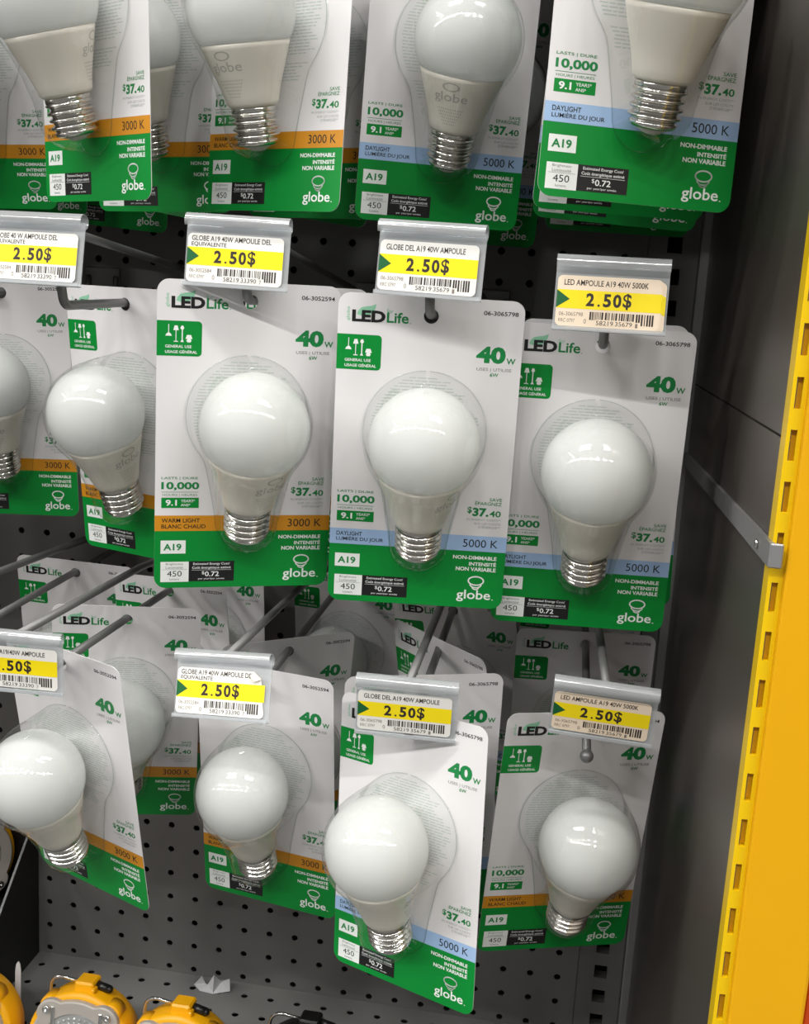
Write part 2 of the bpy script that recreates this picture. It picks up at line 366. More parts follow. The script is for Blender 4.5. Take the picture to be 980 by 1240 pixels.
# ------------------------------------------------------------------ light bulb pack prototype (local origin = hang hole, front face at y = 0)
HU, HV = 51.0, 10.5
def make_card(kind):
    # board outline with a real hang hole
    c = bpy.data.curves.new('c', 'CURVE'); c.dimensions = '2D'; c.fill_mode = 'BOTH'; c.extrude = .0002; c.resolution_u = 1
    for pts in (rrect(-HU/1000, (HV-178)/1000, (102-HU)/1000, HV/1000, .0068, 8), [(.0041*math.cos(2*math.pi*k/28), .0041*math.sin(2*math.pi*k/28)) for k in range(28)]):
        s = c.splines.new('POLY'); s.points.add(len(pts)-1); s.use_cyclic_u = True
        for i, p in enumerate(pts): s.points[i].co = (p[0], p[1], 0, 1)
    o = bpy.data.objects.new('c', c); COL.objects.link(o); dg = bpy.context.evaluated_depsgraph_get()
    me = bpy.data.meshes.new_from_object(o.evaluated_get(dg))
    mb = MB(); mb.add([(v.co.x, .0002-v.co.z, v.co.y) for v in me.vertices], [tuple(p.vertices) for p in me.polygons], 'white')
    bpy.data.objects.remove(o); bpy.data.curves.remove(c); bpy.data.meshes.remove(me)
    s = Sheet(mb, HU, HV)
    warm = kind == 'warm'
    s.poly(rrect(0, 143, 102, 178, (0, 0, 6.8, 6.8), 8), 1, 'green')
    s.rect(0, 134, 102, 143.3, 2, 'orange' if warm else 'blue')
    # logo
    s.poly([(10.4, 11.6), (10.9, 9.6), (12.6, 7.9), (15, 7.2), (18, 6.8), (20.8, 5.6), (20.3, 8.2), (18.8, 10.6), (16.4, 12.0), (13, 12.4)], 1, 'leaf')
    s.text('globe', 4.6, 7.6, 6.9, 15.2, 1, 'leaf', .01, True)
    s.text('LED', 7.7, 9.2, 26, 15.6, 2, 'black', .045)
    s.text('for', 26.6, 7.8, 30.2, 10.2, 1, 'leaf', .0)
    s.text('Life', 26.8, 9.6, 38.8, 15.4, 1, 'tgreen', .02)
    s.rect(39.4, 14.9, 40.1, 15.4, 1, 'grey')
    s.text('06-3052594' if warm else '06-3065798', 79.6, 5.9, 98.5, 8.3, 1, 'black', .015)
    # general use box with its four lamp icons
    s.poly(rrect(0, 22.6, 24.6, 42, (0, 2.2, 2.2, 0)), 1, 'green')
    L = 2; w = 'pwhite'
    s.rect(6.2, 24.6, 6.6, 29.4, L, w); s.poly([(4.6, 31.0), (5.2, 29.8), (6.0, 29.2), (6.8, 29.2), (7.6, 29.8), (8.2, 31.0)], L, w)
    s.poly([(8.9, 27.8), (9.6, 25.2), (11.2, 25.2), (11.9, 27.8)], L, w); s.rect(10.2, 27.8, 10.6, 34.0, L, w); s.rect(9.2, 33.7, 11.6, 34.2, L, w)
    s.poly([(12.7, 26.6), (13.3, 25.2), (14.3, 25.2), (14.9, 26.6), (14.2, 27.4), (13.4, 27.4)], L, w); s.rect(13.5, 27.4, 14.1, 33.4, L, w); s.poly([(12.9, 34.2), (13.3, 33.2), (14.3, 33.2), (14.7, 34.2)], L, w)
    s.poly([(15.6, 32.4), (16.4, 30.2), (18.6, 30.2), (19.4, 32.4)], L, w); s.poly([(16.6, 32.4), (18.4, 32.4), (18.9, 33.4), (18.3, 34.3), (16.7, 34.3), (16.1, 33.4)], L, w)
    s.text('GENERAL USE', 4.6, 35.9, 19, 37.5, L, w, .015); s.text('USAGE GÉNÉRAL', 4.6, 38.5, 22.1, 40.5, L, w, .015)
    s.text('40', 77, 25.2, 93.2, 34.5, 1, 'tgreen', .05); s.text('W', 93.7, 31.2, 98.8, 34.5, 1, 'tgreen', .025)
    s.text('USES | UTILISE', 77.6, 37, 96.9, 39.2, 1, 'lgrey', .005); s.text('6W', 85.2, 39.7, 89.9, 41.8, 1, 'tgreen', .02)
    # life
    s.text('LASTS | DURE', 3.5, 111.1, 24.1, 112.9, 1, 'tgreen', .01); s.text('10,000', 3.5, 114.1, 24.9, 119.2, 1, 'tgreen', .035)
    s.rect(3.6, 119.95, 24.4, 120.2, 1, 'tgreen'); s.text('HOURS | HEURES', 4.2, 121.1, 23.8, 122.7, 1, 'tgreen', .0)
    s.rect(3.6, 123.4, 24.8, 129.5, 1, 'green'); s.text('9.1', 6, 124.6, 12.4, 128.2, 2, 'pwhite', .03)
    s.text('YEARS*', 14.6, 124.4, 22.6, 126.1, 2, 'pwhite', .01); s.text('ANS*', 14.6, 126.9, 20, 128.5, 2, 'pwhite', .01)
    # savings
    s.text('SAVE', 90.4, 111.1, 97.5, 113, 1, 'tgreen', .01); s.text('ÉPARGNEZ', 82.3, 113.1, 97.5, 115.6, 1, 'tgreen', .01)
    s.text('$', 78.1, 116.8, 80.8, 121, 1, 'tgreen', .02); s.text('37.', 81.2, 117.2, 90.4, 122.4, 1, 'tgreen', .045); s.text('40', 90.9, 118.6, 97.4, 122.2, 1, 'tgreen', .02)
    s.text('IN ENERGY COSTS**', 78.2, 123.6, 97.6, 124.9, 1, 'grey', .0); s.text('SUR LES COÛTS', 82.4, 125.6, 97.6, 127.2, 1, 'grey', .0); s.text("D'ÉNERGIE**", 85.2, 127.6, 97.6, 129.3, 1, 'grey', .0)
    # band
    if warm: s.text('WARM LIGHT', 3.8, 135.7, 25.6, 138.2, 3, 'black', .012); s.text('BLANC CHAUD', 3.8, 139.3, 29, 141.8, 3, 'black', .012)
    else: s.text('DAYLIGHT', 3.8, 135.7, 18.6, 138.2, 3, 'black', .012); s.text('LUMIÈRE DU JOUR', 3.8, 138.6, 31, 141.8, 3, 'black', .012)
    s.text('3000 K' if warm else '5000 K', 77, 136.2, 97, 140.9, 3, 'black')
    s.rect(3.5, 149, 17.8, 157, 2, 'pwhite'); s.text('A19', 5.1, 151, 15.4, 155.1, 3, 'tgreen', .03)
    s.text('NON-DIMMABLE', 71.8, 146.1, 97, 148.4, 2, 'pwhite', .03); s.text('INTENSITÉ', 81.3, 149.4, 97, 152.1, 2, 'pwhite', .03); s.text('NON VARIABLE', 73.8, 153, 97, 155.4, 2, 'pwhite', .03)
    s.rect(3.6, 162, 19.8, 174.4, 2, 'pwhite')
    s.text('Brightness', 6.6, 162.7, 16.4, 164.3, 3, 'lgrey'); s.text('Luminosité', 6.6, 164.7, 16.4, 166.3, 3, 'lgrey'); s.rect(4.6, 166.7, 18.8, 166.85, 3, 'lgrey')
    s.text('450', 7.4, 167.6, 15.8, 171, 3, 'black', .0); s.text('lumens', 8.8, 172, 14.4, 173.3, 3, 'lgrey')
    s.rect(19.8, 161.8, 46.2, 174.2, 2, 'black')
    s.text('Estimated Energy Cost/', 22.4, 162.7, 43.6, 164.5, 3, 'pwhite', .01); s.text('Coût énergétique estimé', 21.8, 165, 44.2, 166.9, 3, 'pwhite', .01); s.rect(21.4, 167.15, 44.6, 167.3, 3, 'pwhite')
    s.text('$', 27.4, 168, 28.9, 170.2, 3, 'pwhite'); s.text('0.72', 29.2, 168.2, 37.4, 171.2, 3, 'pwhite', .015); s.text('per year/par année', 25.4, 172, 40.6, 173.4, 3, 'pwhite', .0)
    # maker's mark
    s.ring(86, 161.3, 4.4, 2.6, .8, 2, 'pwhite'); s.ring(86, 163.3, 3.3, 2.2, .7, 2, 'pwhite', 10, 170, 14); s.ring(86, 165.1, 1.9, 1.5, .7, 2, 'pwhite', 10, 170, 10)
    s.text('globe', 75.2, 167, 95, 174.4, 2, 'pwhite', .012); s.rect(95.9, 172.2, 96.6, 172.7, 2, 'pwhite')
    # fine print under the blister, too small to read
    rr = random.Random(3)
    for k in range(36):
        v = 44.4+k*1.75; h = math.sqrt(max(0, 33**2-(v-75)**2)) if v < 99 else 22-.13*(v-99)
        if 92 < v < 96: continue
        u = 51-h+2+rr.random(); e = 51+h-2-rr.random()*7
        while u < e-2:
            l = min(rr.uniform(2, 7), e-u); s.rect(u, v, u+l, v+.62, 1, 'pale'); u += l+.7
    return mb.mesh('backing_card')
DV = 75.0; AX = .0318                     # bulb centre below the top edge, bulb axis in front of the card
def bv(v): return (HV-v)/1000
def make_blister():
    def wh(v):
        a = 34.5
        if v < 97.5: return math.sqrt(max(0, a*a-(v-75)**2))
        P = [(97.5, 26.15), (102, 23.6), (107, 22.2), (118, 20), (128, 18), (137, 16.6)]
        for (v0, w0), (v1, w1) in zip(P[:-1], P[1:]):
            if v <= v1: return w0+(w1-w0)*(v-v0)/(v1-v0)
        return 16.6*math.sqrt(max(0, 1-((v-137)/16.2)**2))
    def hh(v):
        if v <= DV+22:
            return AX*1000+math.sqrt(max(0, 32.2**2-(v-DV)**2))
        P = [(DV+22, 55), (DV+30, 47.5), (DV+42, 39.5), (DV+52, 34.5), (DV+68, 30), (DV+75, 26)]
        for (v0, w0), (v1, w1) in zip(P[:-1], P[1:]):
            if v <= v1: return w0+(w1-w0)*(v-v0)/(v1-v0)
        return 26-(v-DV-75)*2
    vs = []; n = 15
    V = [40.5+.02, 40.9, 41.6, 42.6, 44, 46]+[48+2*k for k in range(44)]+[137+16.2*math.sin(math.radians(a)) for a in range(6, 90, 9)]+[153.17]
    for v in V:
        w = wh(v); h = max(hh(v), 15); d0 = min(22, h*.6); sec = []
        for d, k in ((0, 1.035), (.4, 1.02), (1.2, 1.0), (d0*.5, .985)): sec.append((w*k, d))
        for i in range(n+1):
            a = math.pi*i/(2*n); sec.append((w*.965*math.cos(a)**.92 if i < n else 0, d0+(h-d0)*math.sin(a)))
        full = sec+[(-x, d) for x, d in sec[-2::-1]]
        sh = 0
        for x, d in full:
            vv = v
            if v < 60: vv = v+d*.05*(60-v)/20
            if v > 140: vv = v-d*.09*(v-140)/13
            vs.append((x/1000, -d/1000-.0004, bv(vv)))
    m = len(full); fs = [(i*m+k, i*m+k+1, (i+1)*m+k+1, (i+1)*m+k) for i in range(len(V)-1) for k in range(m-1)]
    mb = MB(); mb.add(vs, fs, 'blister', True)
    e = [(wh(v), v) for v in V]
    loop = [Vector((x/1000, -.0006, bv(v))) for x, v in e]+[Vector((-x/1000, -.0006, bv(v))) for x, v in e[::-1]]
    mb.tube(loop, .00024, 'rim', 6)
    return mb.mesh('blister')
JZ = -.0168
HP = [(.0247, 0), (.0238, -.003), (.0222, -.008), (.0202, -.0135), (.0184, -.0182), (.0168, -.0230), (.0155, -.0275), (.0146, -.0312), (.0138, -.0325), (.0128, -.033)]
def hr(z):
    z -= JZ
    for (r0, z0), (r1, z1) in zip(HP[:-1], HP[1:]):
        if z >= z1: return r0+(r1-r0)*(z-z0)/(z1-z0)
    return HP[-1][0]
def make_bulb():
    # local origin = centre of the glass sphere, axis z
    mb = MB(); R = .030
    a0 = math.acos(-.0168/R)
    mb.lathe([(max(R*math.sin(a0*i/22), 1e-6), R*math.cos(a0*i/22)) for i in range(22, -1, -1)], 'diffuser', 48)
    d = mb.mesh('diffuser')
    mb = MB(); mb.lathe([(r, JZ+z) for r, z in HP][::-1], 'housing', 48)
    # faint print wrapped round the housing
    def wrap(t, s0, s1, z0, z1, bold=0):
        vs, fs = text_geo(t, bold); out = []
        for x, y in vs:
            z = z0+y*(z1-z0); r = hr(z)+.00006; a = (s0+x*(s1-s0))/.019; out.append((r*math.sin(a), -r*math.cos(a), z))
        mb.add(out, fs, 'hprint')
    wrap('globe', -.009, .009, JZ-.0155, JZ-.009)
    for k in range(6): wrap('IIIIIIIIIIII'[:12-k], -.008+k*.0008, .008-k*.0008, JZ-.0190-k*.0017, JZ-.0182-k*.0017)
    ring = [(.0042*math.cos(t*.35), .0024*math.sin(t*.35)) for t in range(19)]
    for (a, b), (c, e) in zip(ring[:-1], ring[1:]):
        vs = []
        for x, y, g in ((a, b, 1.), (c, e, 1.), (c, e, .8), (a, b, .8)):
            z = JZ-.0058+y*g; r = hr(z)+.00006; q = x*g/.019; vs.append((r*math.sin(q), -r*math.cos(q), z))
        mb.add(vs, [(0, 1, 2, 3)], 'hprint')
    h = mb.mesh('light_bulb')
    mb = MB(); z0 = JZ-.033; pr = []
    pr += [(.0126, z0), (.0126, z0-.003)]
    for k in range(4):
        for j in range(10):
            t = j/10; pr.append((.0121+.00115*math.sin(2*math.pi*t), z0-.003-(k+t)*.0039))
    zb = z0-.003-4*.0039
    pr += [(.0121, zb), (.0112, zb-.0016), (.0100, zb-.0024)]
    mb.lathe(pr[::-1], 'nickel', 40)
    mb.lathe([(.0030, zb-.0054), (.0044, zb-.0049), (.0048, zb-.0042), (.0095, zb-.0024)], 'contact', 28)
    sb = mb.mesh('screw_base')
    return d, h, sb
ME_card = {k: make_card(k) for k in ('warm', 'day')}
ME_bl = make_blister(); ME_d, ME_h, ME_s = make_bulb()
def new(name, me, parent):
    o = bpy.data.objects.new(name, me); COL.objects.link(o); o.parent = parent; return o
proto = {}
def make_pack(kind):
    root = bpy.data.objects.new('light_bulb_pack', None); root.empty_display_size = .02; COL.objects.link(root)
    new('backing_card', ME_card[kind], root); b = new('blister', ME_bl, root); b['label'] = 'clear plastic blister'
    h = new('light_bulb', ME_h, root); h.location = (0, -AX, bv(DV))
    new('diffuser', ME_d, h); new('screw_base', ME_s, h)
    return root
def copy_pack(src):
    r = src.copy(); COL.objects.link(r)
    for ch in src.children:
        c = ch.copy(); c.parent = r; COL.objects.link(c)
        for g in ch.children:
            d = g.copy(); d.parent = c; COL.objects.link(d)
    return r
def pack(kind, rot, loc, label, spin=0., tilt=.24):
    if kind not in proto: proto[kind] = make_pack(kind); r = proto[kind]
    else: r = copy_pack(proto[kind])
    r.location = (loc[0], loc[1], loc[2]+ZO); rotvec(r, rot)
    for c in r.children:
        if c.name.startswith('light_bulb'): c.rotation_mode = 'ZYX'; c.rotation_euler = (tilt, 0, spin)
    tag(r, label, 'light bulb pack', 'LED light bulb packs hanging on the pegboard')
    return r

# hooks: x = a0 + a1*y, z = b0 + b1*y (the lower wire that carries the packs)
HK = {
 'h0l': (.0903, 0, .3861, .006), 'h1l': (.1847, -.0018, .3861, -.019), 'h2l': (.3005, .0148, .3847, .0404), 'h3l': (.3964, -.0191, .3863, .0157), 'h4l': (.5, -.0166, .38, .0336),
 'h0m': (.0556, 0, .6096, .01), 'h1m': (.1915, 0, .6096, .0029), 'h2m': (.2985, .0016, .609, -.0239), 'h3m': (.4, 0, .6096, -.0183), 'h4m': (.4955, .0039, .6088, .0109),
 'h5t': (.0907, 0, .8295, 0), 'h0t': (.0475, 0, .8382, .025), 'h1t': (.1923, -.0132, .8334, .0014), 'h2t': (.3046, .0029, .8373, .0128), 'h3t': (.4025, .055, .8354, -.048), 'h4t': (.5005, -.0112, .8339, -.0246)}
ROW = {'l': 'lower row', 'm': 'middle row', 't': 'top row'}
PK = [  # kind, hook, rotation vector, y, label, bulb spin, bulb tilt, (x, z) of the hang hole for the front pack of a hook
 ('warm', 'h2m', (0.0623, 0.0091, 0.4231), -0.3545, 'orange-band bulb pack in the middle row, leftmost of the three packs facing straight out', 0.5, 0.295, (0.2992, 0.6175)),
 ('day', 'h3m', (0.0698, 0.0039, 0.1397), -0.351, 'blue-band daylight bulb pack in the centre of the middle row', 0.9, 0.295, (0.4004, 0.6157)),
 ('day', 'h4m', (0.0929, 0.0029, 0.0936), -0.33, 'blue-band daylight bulb pack at the right end of the middle row under the cream tag', 2.6, 0.295, (0.4942, 0.6046)),
 ('warm', 'h1m', (0.0927, -0.0266, -0.3562), -0.2827, 'orange-band bulb pack in the middle row, turned left and half tucked behind the front pack', 1.4, 0.295, (0.195, 0.6086)),
 ('warm', 'h0m', (0.0301, -0.0408, 0.0508), -0.1807, 'shaded grey-looking orange-band bulb pack cut by the left edge, middle row', 0.3, 0.25, None),
 ('warm', 'h1t', (0.0173, -0.0236, -0.5488), -0.3419, 'orange-band bulb pack at top left, turned left, foremost on its hook', 2.2, 0.295, (0.1975, 0.8356)),
 ('warm', 'h2t', (-0.0382, 0.0036, -0.4539), -0.309, 'orange-band bulb pack in the top row, second front pack from the left', 0.1, 0.275, (0.2992, 0.8361)),
 ('day', 'h3t', (0.0769, 0.0278, 0.4058), -0.2787, 'blue-band daylight bulb pack in the top row above the centre price tag', -0.5, 0.276, (0.3952, 0.8344)),
 ('day', 'h4t', (-0.0302, 0.0185, 0.3716), -0.3768, 'large blue-band daylight bulb pack in the top right corner', 1.3, 0.295, (0.5049, 0.845)),
 ('warm', 'h0t', (0.1558, -0.0337, -0.01), -0.213, 'shaded orange-band bulb pack in the top left corner behind the front pack', 0.8, 0.25, None),
 ('warm', 'h1t', (0.04, -0.03, -0.1914), -0.24, 'shaded orange-band bulb pack seen between the two left front packs of the top row', 0.0, 0.25, None),
 ('warm', 'h1t', (-0.0971, 0.15, -0.1922), -0.15, 'dark green pack bottom below the top left packs, third on its hook', 0.0, 0.25, None),
 ('warm', 'h5t', (0.06, 0.06, -0.047), -0.055, 'darkest green pack bottom under the top left packs, deepest on its hook', 0.0, 0.25, None),
 ('warm', 'h2t', (0.0, -0.0175, -0.25), -0.225, 'dark orange-band pack peeking out right of the second top row pack', 1.0, 0.25, None),
 ('day', 'h3t', (0.105, 0.033, 0.4482), -0.1464, 'dark blue-band pack peeking out right of the top row centre pack', 1.0, 0.25, None),
 ('day', 'h4t', (0.11, 0.03, 0.35), -0.316, 'green pack bottom just below the top right pack, second on its hook', 1.0, 0.25, None),
 ('day', 'h4t', (0.1, 0.05, 0.1), -0.2417, 'darker green pack bottom below the top right packs, third on its hook', 1.0, 0.25, None),
 ('day', 'h4t', (0.1, 0.0155, 0.2761), -0.165, 'darkest green pack bottom left below the top right packs, deepest on its hook', 1.0, 0.25, None),
 ('warm', 'h2m', (0.08, 0.003, 0.25), -0.28, 'orange-band pack hidden behind the left front middle pack, only its right edge showing', 1.0, 0.25, None),
 ('day', 'h4m', (0.12, -0.03, -0.2), -0.2665, 'blue-band pack hidden behind the right end middle pack, only its right edge showing', 1.0, 0.25, None),
 ('warm', 'h1l', (0.1819, -0.0125, -0.4018), -0.3524, 'orange-band bulb pack at lower left, turned left, bulb cut by the left edge', 2.4, 0.25, (0.1852, 0.3922)),
 ('warm', 'h1l', (0.1998, 0.044, 0.2774), -0.2518, 'shaded orange-band pack directly behind the lower left front pack', 1.2, 0.25, None),
 ('warm', 'h1l', (0.0697, -0.0664, -0.2351), -0.17, 'dim pack in the lower left, wire through its top, right behind the shaded pack', 1.0, 0.25, None),
 ('warm', 'h1l', (0.0202, -0.0432, -0.1541), -0.078, 'deepest dim pack on the lower left hook, close to the board', 1.0, 0.25, None),
 ('warm', 'h0l', (0.1734, 0.016, -0.0077), -0.131, 'dim pack top at far left, hook wire crossing its green square', 1.0, 0.25, None),
 ('warm', 'h2l', (0.0862, -0.0228, -0.2111), -0.285, 'orange-band bulb pack in the lower row under the torn-cornered price tag', 2.0, 0.282, (0.2943, 0.3681)),
 ('warm', 'h2l', (0.1354, 0.0339, 0.6411), -0.2255, 'shaded pack tilted up to the right, behind the lower row pack with the torn tag', 1.0, 0.25, None),
 ('warm', 'h2l', (0.0818, -0.0328, -0.2046), -0.044, 'dark pack near the board behind the lower centre left hook', 1.0, 0.25, None),
 ('day', 'h3l', (-0.0243, -0.0264, -0.4224), -0.3536, 'blue-band daylight bulb pack at bottom centre, nearest of the lower row', 1.7, 0.29, (0.4039, 0.379)),
 ('day', 'h3l', (0.0781, -0.009, 0.3191), -0.2956, 'shaded pack behind the right shoulder of the bottom centre daylight pack', 1.0, 0.25, None),
 ('day', 'h3l', (0.1817, -0.0545, -0.7532), -0.2218, 'shaded pack twisted edge-on, its top left corner behind the bottom centre price tag', 1.0, 0.25, None),
 ('day', 'h3l', (0.2036, -0.0982, -0.2369), -0.1234, 'dark pack far behind the bottom centre daylight pack', 1.0, 0.25, None),
 ('warm', 'h4l', (0.1415, 0.0305, 0.3516), -0.3054, 'orange-band bulb pack at the right end of the lower row, round hook tip showing', 2.8, 0.228, (0.5054, 0.3714)),
 ('day', 'h4l', (0.1595, -0.0067, 0.0951), -0.1556, 'shaded pack behind the lower right front pack, its top below the middle row', 1.0, 0.25, None),
 ('day', 'h4l', (0.1361, 0.0509, 0.1414), -0.0396, 'dark pack against the board behind the lower right packs', 1.0, 0.25, None),
 ('warm', 'h2t', (-0.043, 0.12, -0.38), -0.155, 'darkest pack bottom below the second top row pack, right of its price tag', 1.0, 0.25, None),
 ('warm', 'h0t', (0.062, 0.0096, -0.18), -0.125, 'dark green pack corner under the top left corner pack', 1.0, 0.25, None),
]
for kind, h, rot, y, label, spin, tilt, loc in PK:
    if loc:
        a0, a1, b0, b1 = HK[h]; HK[h] = (loc[0]-a1*y, a1, loc[1]+.001-b1*y, b1)
for kind, h, rot, y, label, spin, tilt, loc in PK:
    a0, a1, b0, b1 = HK[h]
    pack(kind, rot, (a0+a1*y, y, b0+b1*y-.0010), label, spin, tilt)

# ------------------------------------------------------------------ price tags
TW, TH = 57.9, 37.4
def make_tag(rot, loc, lines, code, bars, cream, label, stack=0, torn=False):
    root = empty('price_tag', loc); rotvec(root, rot); tag(root, label, 'price tag', 'price tags clipped to the hooks')
    w = TW/2000; mb = MB()
    # clear holder: front sheet, back sheet, bottom fold
    mb.box(-w, w, .0008, .0014, -.0372, -.003, 'holder'); mb.box(-w, w, -.0022, -.0017, -.0372, -.0354, 'holder')
    mb.box(-w, w, -.0022, .0014, -.0376, -.0371, 'holdtube')
    mb.build('holder', root)
    mb = MB()
    pts = [(-.0012+.0042*math.cos(math.radians(a)), -.0028+.0042*math.sin(math.radians(a))) for a in range(-60, 221, 20)]
    vs = [(x, y+.0008, z) for x in (-w, w) for y, z in pts]; n = len(pts)
    mb.add(vs, [(i, i+1, n+i+1, n+i) for i in range(n-1)], 'holdtube', True)
    mb.build('clip_tube', root)
    base = 'tagc' if cream else 'tagw'
    for k in range(stack, -1, -1):
        mb = MB(); s = Sheet(mb, TW/2-k*1.0, -k*.6)
        yo = -.0003+k*.00025
        U0, U1, V0, V1 = 1.2, 54.8, 9.3, 35.2
        out = rrect(U0, V0, U1, V1, 2.6)
        if torn: out = [p for p in out if not (p[0] > 50 and p[1] < 13)]; out.insert([i for i, p in enumerate(out) if p[0] > 50][0], (52.2, 13.2)); out.insert([i for i, p in enumerate(out) if p[0] > 50][0], (47.5, 9.3))
        mb.prism([s.P(*p) for p in out], 0, .0002, base)
        s.rect(U0, 16.6, U1, 26.2, 1, 'tagy')
        s.poly([(U0, 16.8), (8.0, 21.4), (U0, 26)], 2, 'tagg')
        if len(lines) == 2:
            s.text(lines[0], 3.4, 10.4, 3.4+len(lines[0])*1.78, 13.2, 1, 'ink', .012); s.text(lines[1], 3.4, 13.8, 3.4+len(lines[1])*1.78, 16.3, 1, 'ink', .012)
        else: s.text(lines[0], 4.6, 11.3, 4.6+len(lines[0])*1.72, 14.3, 1, 'ink', .012)
        for ch, ua, ub, va, vb, bo in (('2', 16.4, 20.6, 17.9, 24.6, .035), ('.', 22.4, 23.7, 23.4, 24.6, .035), ('5', 25.2, 29.2, 17.9, 24.7, .035), ('0', 30.2, 34.4, 17.8, 24.7, .035), ('$', 35.2, 39.6, 17.2, 25.4, .02)):
            s.text(ch, ua, va, ub, vb, 2, 'ink', bo)
        s.text(code, 3.0, 28, 15.4, 30, 1, 'inkl'); s.text('RRC 0797', 3.0, 31.4, 11.4, 33.3, 1, 'inkl')
        rr = random.Random(bars); u = 18.8
        while u < 44:
            b = rr.choice((.35, .35, .6, .9)); s.rect(u, 27.4, u+b, 31.6, 1, 'ink'); u += b+rr.choice((.35, .5, .9))
        while u < 51.5:
            b = rr.choice((.5, .9)); s.rect(u, 27.4, u+b, 33.2, 1, 'ink'); u += b+rr.choice((.4, .7))
        a, b, c, d = bars.split(' ')
        s.text(a, 16.0, 31.2, 17.3, 33.6, 1, 'inkl'); s.rect(22, 31.2, 41.5, 34, 2, base); s.text(b, 22.4, 31.8, 31.2, 34, 3, 'ink'); s.text(c, 32.2, 31.8, 40.8, 34, 3, 'ink'); s.text(d, 42.4, 32.2, 43.6, 34.4, 3, 'inkl')
        o = mb.build('paper_label', root); o.location = (0, yo, 0)
        if torn:
            m2 = MB(); m2.add([(.0188, -.0006, -.0093), (.0236, -.0006, -.0134), (.0200, -.0032, -.0148), (.0172, -.0026, -.0118)], [(0, 1, 2, 3)], 'tagc'); m2.add([(.0188, -.0005, -.0093), (.0172, -.0025, -.0118), (.0200, -.0031, -.0148), (.0236, -.0005, -.0134)], [(0, 1, 2, 3)], 'tagc')
            q = m2.build('peeled_corner', o); q.location = (0, .0003, 0)
    return root
T = {'A': ([-.1067, .0107, .0115], [.2951, -.3666, .6617]), 'B': ([-.077, .0231, -.1231], [.4017, -.3723, .6634]), 'C': ([-.1288, -.0011, -.0107], [.4957, -.3661, .6509]),
     'M1': ([-.165, .0056, -.0941], [.186, -.3803, .6574]), 'L1': ([.1, .03, .12], [.1745, -.3924, .4235]), 'L2': ([-.298, -.0616, -.1043], [.2982, -.3821, .4213]),
     'L3': ([.1914, .0168, .0626], [.403, -.3753, .4151]), 'L4': ([.283, .035, -.0122], [.5132, -.3679, .4226])}
c1, c2 = '0 58219 33390 7', '0 58219 35679 1'
TAGS = {
 'A': (('GLOBE A19 40W AMPOULE DEL', 'EQUIVALENTE'), '06-3052584', c1, False, 'white and yellow price tag over the left front pack of the middle row', 0, False),
 'B': (('GLOBE DEL A19 40W AMPOULE',), '06-3065798', c2, False, 'white and yellow price tag over the centre pack of the middle row', 0, False),
 'C': (('LED AMPOULE A19 40W 5000K',), '06-3065798', c2, True, 'cream and yellow price tag with doubled labels at the right end of the middle row', 2, False),
 'M1': (('GLOBE 40 W AMPOULE DEL', 'EQUIVALENTE'), '06-3052584', c1, False, 'white and yellow price tag cut by the left edge above the middle row', 0, False),
 'L1': (('GLOBE DEL A19/40W AMPOULE',), '06-3052584', c1, False, 'white and yellow price tag cut by the left edge above the lower row', 0, False),
 'L2': (('GLOBE A19 40W AMPOULE DEL', 'EQUIVALENTE'), '06-3052584', c1, False, 'white and yellow price tag with a torn peeling corner, lower row', 0, True),
 'L3': (('GLOBE DEL A19 40W AMPOULE',), '06-3065798', c2, False, 'white and yellow price tag over the bottom centre daylight pack', 0, False),
 'L4': (('LED AMPOULE A19 40W 5000K',), '06-3065798', c2, True, 'cream and yellow price tag at the right end of the lower row', 0, False)}
tagpos = {}
for k, v in TAGS.items():
    make_tag(T[k][0], T[k][1], *v); tagpos[k] = T[k][1]

# ------------------------------------------------------------------ hooks
HT = {'h1m': 'M1', 'h2m': 'A', 'h3m': 'B', 'h4m': 'C', 'h1l': 'L1', 'h2l': 'L2', 'h3l': 'L3', 'h4l': 'L4'}
WR = .0027
WHERE = {'h0l': 'at the far left of the lower row', 'h1l': 'through the lower left packs', 'h2l': 'under the torn price tag of the lower row', 'h3l': 'through the bottom centre packs', 'h4l': 'with a bare round tip at the right end of the lower row',
 'h0m': 'at the left edge of the middle row', 'h1m': 'running across the pack beside the left edge, middle row', 'h2m': 'through the left front pack of the middle row', 'h3m': 'through the centre pack of the middle row', 'h4m': 'through the right end pack of the middle row',
 'h5t': 'between the top left packs near the board', 'h0t': 'above the top left corner pack', 'h1t': 'carrying the top left packs', 'h2t': 'carrying the second stack of the top row', 'h3t': 'carrying the top row centre packs', 'h4t': 'carrying the top right packs'}
FRONT = {}
for kind, h, rot, y, label, spin, tilt, loc in PK: FRONT[h] = min(FRONT.get(h, 0), y)
